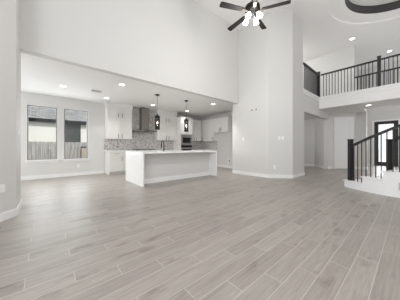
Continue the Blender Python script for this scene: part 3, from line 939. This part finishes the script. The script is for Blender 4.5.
for y, lab in ((3.83, 'left of two small dark cable stubs high on the wall block'), (3.66, 'right of two small dark cable stubs high on the wall block')):
    r = thing('cable_stub', lab, 'cable', (5.8, y, 2.42), R(-90))
    MB().box(-0.02, 0.02, -0.006, -0.0005, -0.035, 0.035, 0.002).build('plate', GREYPL, r)
    MB().tube([(0, -0.006, 0.005), (0, -0.03, 0), (0, -0.035, -0.03)], 0.006, 8).build('cable', BLACK, r)

# ------------------------------------------------------------------ ceiling fan
FX, FY, FZ = 3.19, 2.10, 3.80
fan = thing('ceiling_fan', 'five-blade dark ceiling fan with four lit glass shades on a long downrod', 'fan', (FX, FY, FZ))
MB().tube([(0, 0, 0.16), (0, 0, ZC - FZ - 0.07)], 0.016, 12).build('downrod', WARMNICKEL, fan)
MB().lathe([(0.025, ZC - FZ - 0.10), (0.06, ZC - FZ - 0.06), (0.075, ZC - FZ - 0.001)], 20).build('canopy', NICKEL, fan)
MB().lathe([(0.03, 0.20), (0.05, 0.16), (0.10, 0.14), (0.145, 0.10), (0.15, 0.03), (0.12, -0.01), (0.07, -0.03), (0.06, -0.07), (0.03, -0.085)], 28).build('motor_housing', BLADE, fan)
AW = 49.5 - 90
# blade directions measured relative to the camera (0 = camera right, 90 = away)
for k in range(5):
    th = R(-20.5 + 72 * k) + R(AW)
    br = MB()
    M = Matrix.Rotation(th, 4, 'Z')
    ps = [(0.09, 0, -0.005), (0.16, 0, -0.012), (0.24, 0, 0.0)]
    br.bm.verts.ensure_lookup_table()
    br.beam(M @ Vector(ps[0]), M @ Vector(ps[1]), 0.035, 0.010); br.beam(M @ Vector(ps[1]), M @ Vector(ps[2]), 0.06, 0.008)
    brk = br.build('blade_bracket', BRONZE, fan)
    bl = MB(); bm = bl.bm
    M2 = M @ Matrix.Rotation(R(10), 4, 'X')
    out = [(0.19, -0.042), (0.30, -0.048), (0.67, -0.058), (0.695, -0.05), (0.70, -0.03), (0.70, 0.03), (0.695, 0.05), (0.67, 0.058), (0.30, 0.048), (0.19, 0.042)]
    lo = [bm.verts.new(M2 @ Vector((x, y, 0.004))) for x, y in out]; hi = [bm.verts.new(M2 @ Vector((x, y, 0.014))) for x, y in out]
    bm.faces.new(lo[::-1]); bm.faces.new(hi)
    for i in range(len(out)):
        j = (i + 1) % len(out); bm.faces.new((lo[i], lo[j], hi[j], hi[i]))
    bl.build('blade', BLADE, fan)
for k in range(4):
    a = R(45 + 90 * k) + R(AW)
    d = Vector((math.cos(a), math.sin(a), 0))
    ar = MB(); ar.tube([d * 0.03 + Vector((0, 0, -0.05)), d * 0.09 + Vector((0, 0, -0.045)), d * 0.115 + Vector((0, 0, -0.075))], 0.011, 10)
    arm = ar.build('light_arm', NICKEL, fan)
    ax = (d * 0.55 + Vector((0, 0, -1))).normalized()
    q = Vector((0, 0, -1)).rotation_difference(ax).to_matrix()
    sh = MB(); sh.lathe([(0.022, 0), (0.030, -0.02), (0.042, -0.05), (0.047, -0.085), (0.053, -0.115), (0.049, -0.115), (0.043, -0.085), (0.038, -0.05), (0.020, -0.005)], 18, d * 0.115 + Vector((0, 0, -0.075)), q)
    s_ = sh.build('lamp_shade', FROST, arm, 'lit frosted glass tulip shade')
    bb = MB(); bb.lathe([(0.012, -0.01), (0.018, -0.04), (0.023, -0.065), (0.013, -0.088)], 12, d * 0.115 + Vector((0, 0, -0.075)), q)
    bb.build('bulb', BULB, arm)
l = bpy.data.lights.new('fan_light', 'POINT'); l.energy = 86; l.shadow_soft_size = 0.12; l.color = (1, 0.98, 0.95)
o = bpy.data.objects.new('fan_light', l); o.location = (0, 0, -0.42); o.parent = fan; COL.objects.link(o)

# ------------------------------------------------------------------ gallery and bridge railings
def railing(name, label, p0, p1, z, posts, gap=0.102, group='upstairs railings', rail_h=1.03):
    r = thing(name, label, 'railing', (p0[0], p0[1], z), 0, group)
    P0 = Vector((0, 0, 0)); P1 = Vector((p1[0] - p0[0], p1[1] - p0[1], 0))
    Ln = P1.length; d = P1.normalized()
    MB().beam(P0 + Vector((0, 0, rail_h - 0.03)), P1 + Vector((0, 0, rail_h - 0.03)), 0.06, 0.055).build('handrail', BLACK, r)
    for t in posts:
        q = d * t
        m_ = MB(); m_.box(q.x - 0.048, q.x + 0.048, q.y - 0.048, q.y + 0.048, 0, rail_h + 0.07, 0.003)
        m_.box(q.x - 0.055, q.x + 0.055, q.y - 0.055, q.y + 0.055, rail_h + 0.07, rail_h + 0.10, 0.004)
        m_.build('newel_post', BLACK, r)
    n = int(Ln / gap); first = None
    for i in range(1, n + 1):
        t = i * gap
        if t > Ln - 0.05 or any(abs(t - q) < 0.07 for q in posts): continue
        q = d * t
        if first is None:
            m_ = MB(); m_.box(-0.0105, 0.0105, -0.0105, 0.0105, 0, rail_h - 0.055)
            first = m_.build('baluster', BLKMET, r); first.location = q
        else:
            c = first.copy(); COL.objects.link(c); c.parent = r; c.location = q
    return r
ZR = Z2 + 0.05
railing('balcony_railing', 'short black railing between the wall block and the gallery corner post', (8.99, YC - 0.0, ) , (7.26, YC - 0.0), ZR, [0.0], rail_h=0.98)
railing('balcony_railing', 'long black railing along the front edge of the upstairs bridge', (9.06, YC - 0.06), (9.06, -1.5), ZR, [YC - 0.06 - 0.76], rail_h=0.98)
railing('balcony_railing', 'black railing along the far edge of the upstairs bridge', (10.55, 1.68), (10.55, -1.5), Z2, [], rail_h=1.03)

# ------------------------------------------------------------------ curved stair
RO, RI, RISE, DA = 2.04, 0.95, 0.1765, 11.2
A0 = 151.3
st = thing('curved_staircase', 'white curved staircase rising out of the right edge', 'staircase', (CX, CY, 0))
def pol(r, a): return (r * math.cos(R(a)), r * math.sin(R(a)))
NST = 9
for i in range(NST):
    a0 = A0 + DA * (i - 1) if i else A0 - 13.8
    a1 = A0 + DA * i
    z = RISE * (i + 1) + (0.015 if i == 0 else 0)
    n = 5
    ro = RO + (0.0 if i else 0.0)
    angs = [a0 + (a1 - a0) * k / n for k in range(n + 1)]
    poly = [pol(ro, a) for a in angs] + [pol(RI - 0.06, a) for a in angs[::-1]]
    m_ = MB(); m_.prism(poly, 0, z - 0.03)
    # tread with a small nosing
    angs = [a0 - 0.8 + (a1 - a0 + 0.8) * k / n for k in range(n + 1)]
    poly = [pol(ro + 0.015, a) for a in angs] + [pol(RI - 0.075, a) for a in angs[::-1]]
    m_.prism(poly, z - 0.03, z)
    m_.build('step', STEPM, st)
# wall grille in the stair base
va = 173.6
vr = thing('wall_vent', 'grey return air grille in the white base of the curved staircase', 'vent', (CX + pol(RO, va)[0], CY + pol(RO, va)[1], 0.245), R(va - 270))
f = MB(); hw, hh = 0.15, 0.075
f.box(-hw, hw, -0.014, -0.003, -hh, -hh + 0.012); f.box(-hw, hw, -0.014, -0.003, hh - 0.012, hh); f.box(-hw, -hw + 0.012, -0.014, -0.003, -hh + 0.012, hh - 0.012); f.box(hw - 0.012, hw, -0.014, -0.003, -hh + 0.012, hh - 0.012)
f.build('frame', VENTM, vr)
MB().box(-hw + 0.012, hw - 0.012, -0.006, 0.02, -hh + 0.012, hh - 0.012).build('backing', VENTM, vr)
for k in range(6):
    z = -hh + 0.02 + k * 0.02
    MB().box(-hw + 0.012, hw - 0.012, -0.012, -0.006, z, z + 0.008).build('slat', VENTM, vr)

def stair_rail(label, rad, a_post, z_post_base, a_end):
    r = thing('stair_railing', label, 'railing', (CX, CY, 0), 0, 'stair railings')
    def zt(a): return RISE * (1 + (a - (A0 - DA)) / DA)     # nosing line height
    p = pol(rad, a_post)
    m_ = MB(); Mz = Matrix.Rotation(R(a_post), 3, 'Z')
    hb = 0.043
    sq = [Mz @ Vector((sx * hb, sy * hb, 0)) for sx, sy in ((-1, -1), (1, -1), (1, 1), (-1, 1))]
    m_.prism([(p[0] + v.x, p[1] + v.y) for v in sq], z_post_base, 1.235)
    sq = [v * 1.1 for v in sq]
    m_.prism([(p[0] + v.x, p[1] + v.y) for v in sq], 1.235, 1.265)
    m_.build('newel_post', BLACK, r)
    pts = []
    a = a_post + 0.5
    while a <= a_end:
        pts.append((*pol(rad, a), zt(a) + 0.87)); a += 1.5
    MB().sweep(pts, 0.06, 0.055).build('handrail', BLACK, r)
    step = DA / 4 if rad > 1.5 else DA / 2
    a = A0 - DA + step * 1.0 + 1.2
    while a < a_end - 1:
        if a > a_post + 2.5:
            i = 0 if a < A0 else int((a - A0) / DA) + 1
            zb = RISE * (i + 1) + (0.015 if i == 0 else 0)
            q = pol(rad, a)
            m_ = MB(); m_.box(q[0] - 0.009, q[0] + 0.009, q[1] - 0.009, q[1] + 0.009, zb, zt(a) + 0.845)
            m_.build('baluster', BLKMET, r)
        a += step
A_END = A0 + DA * (NST - 1) - 1
stair_rail('black stair railing on the outer side of the curve, starting at the nearer newel post', RO - 0.06, 141.2, RISE + 0.015, A_END)
stair_rail('black stair railing on the inner side of the curve, starting at the farther newel post', RI + 0.05, 144.5, RISE + 0.015, A_END)
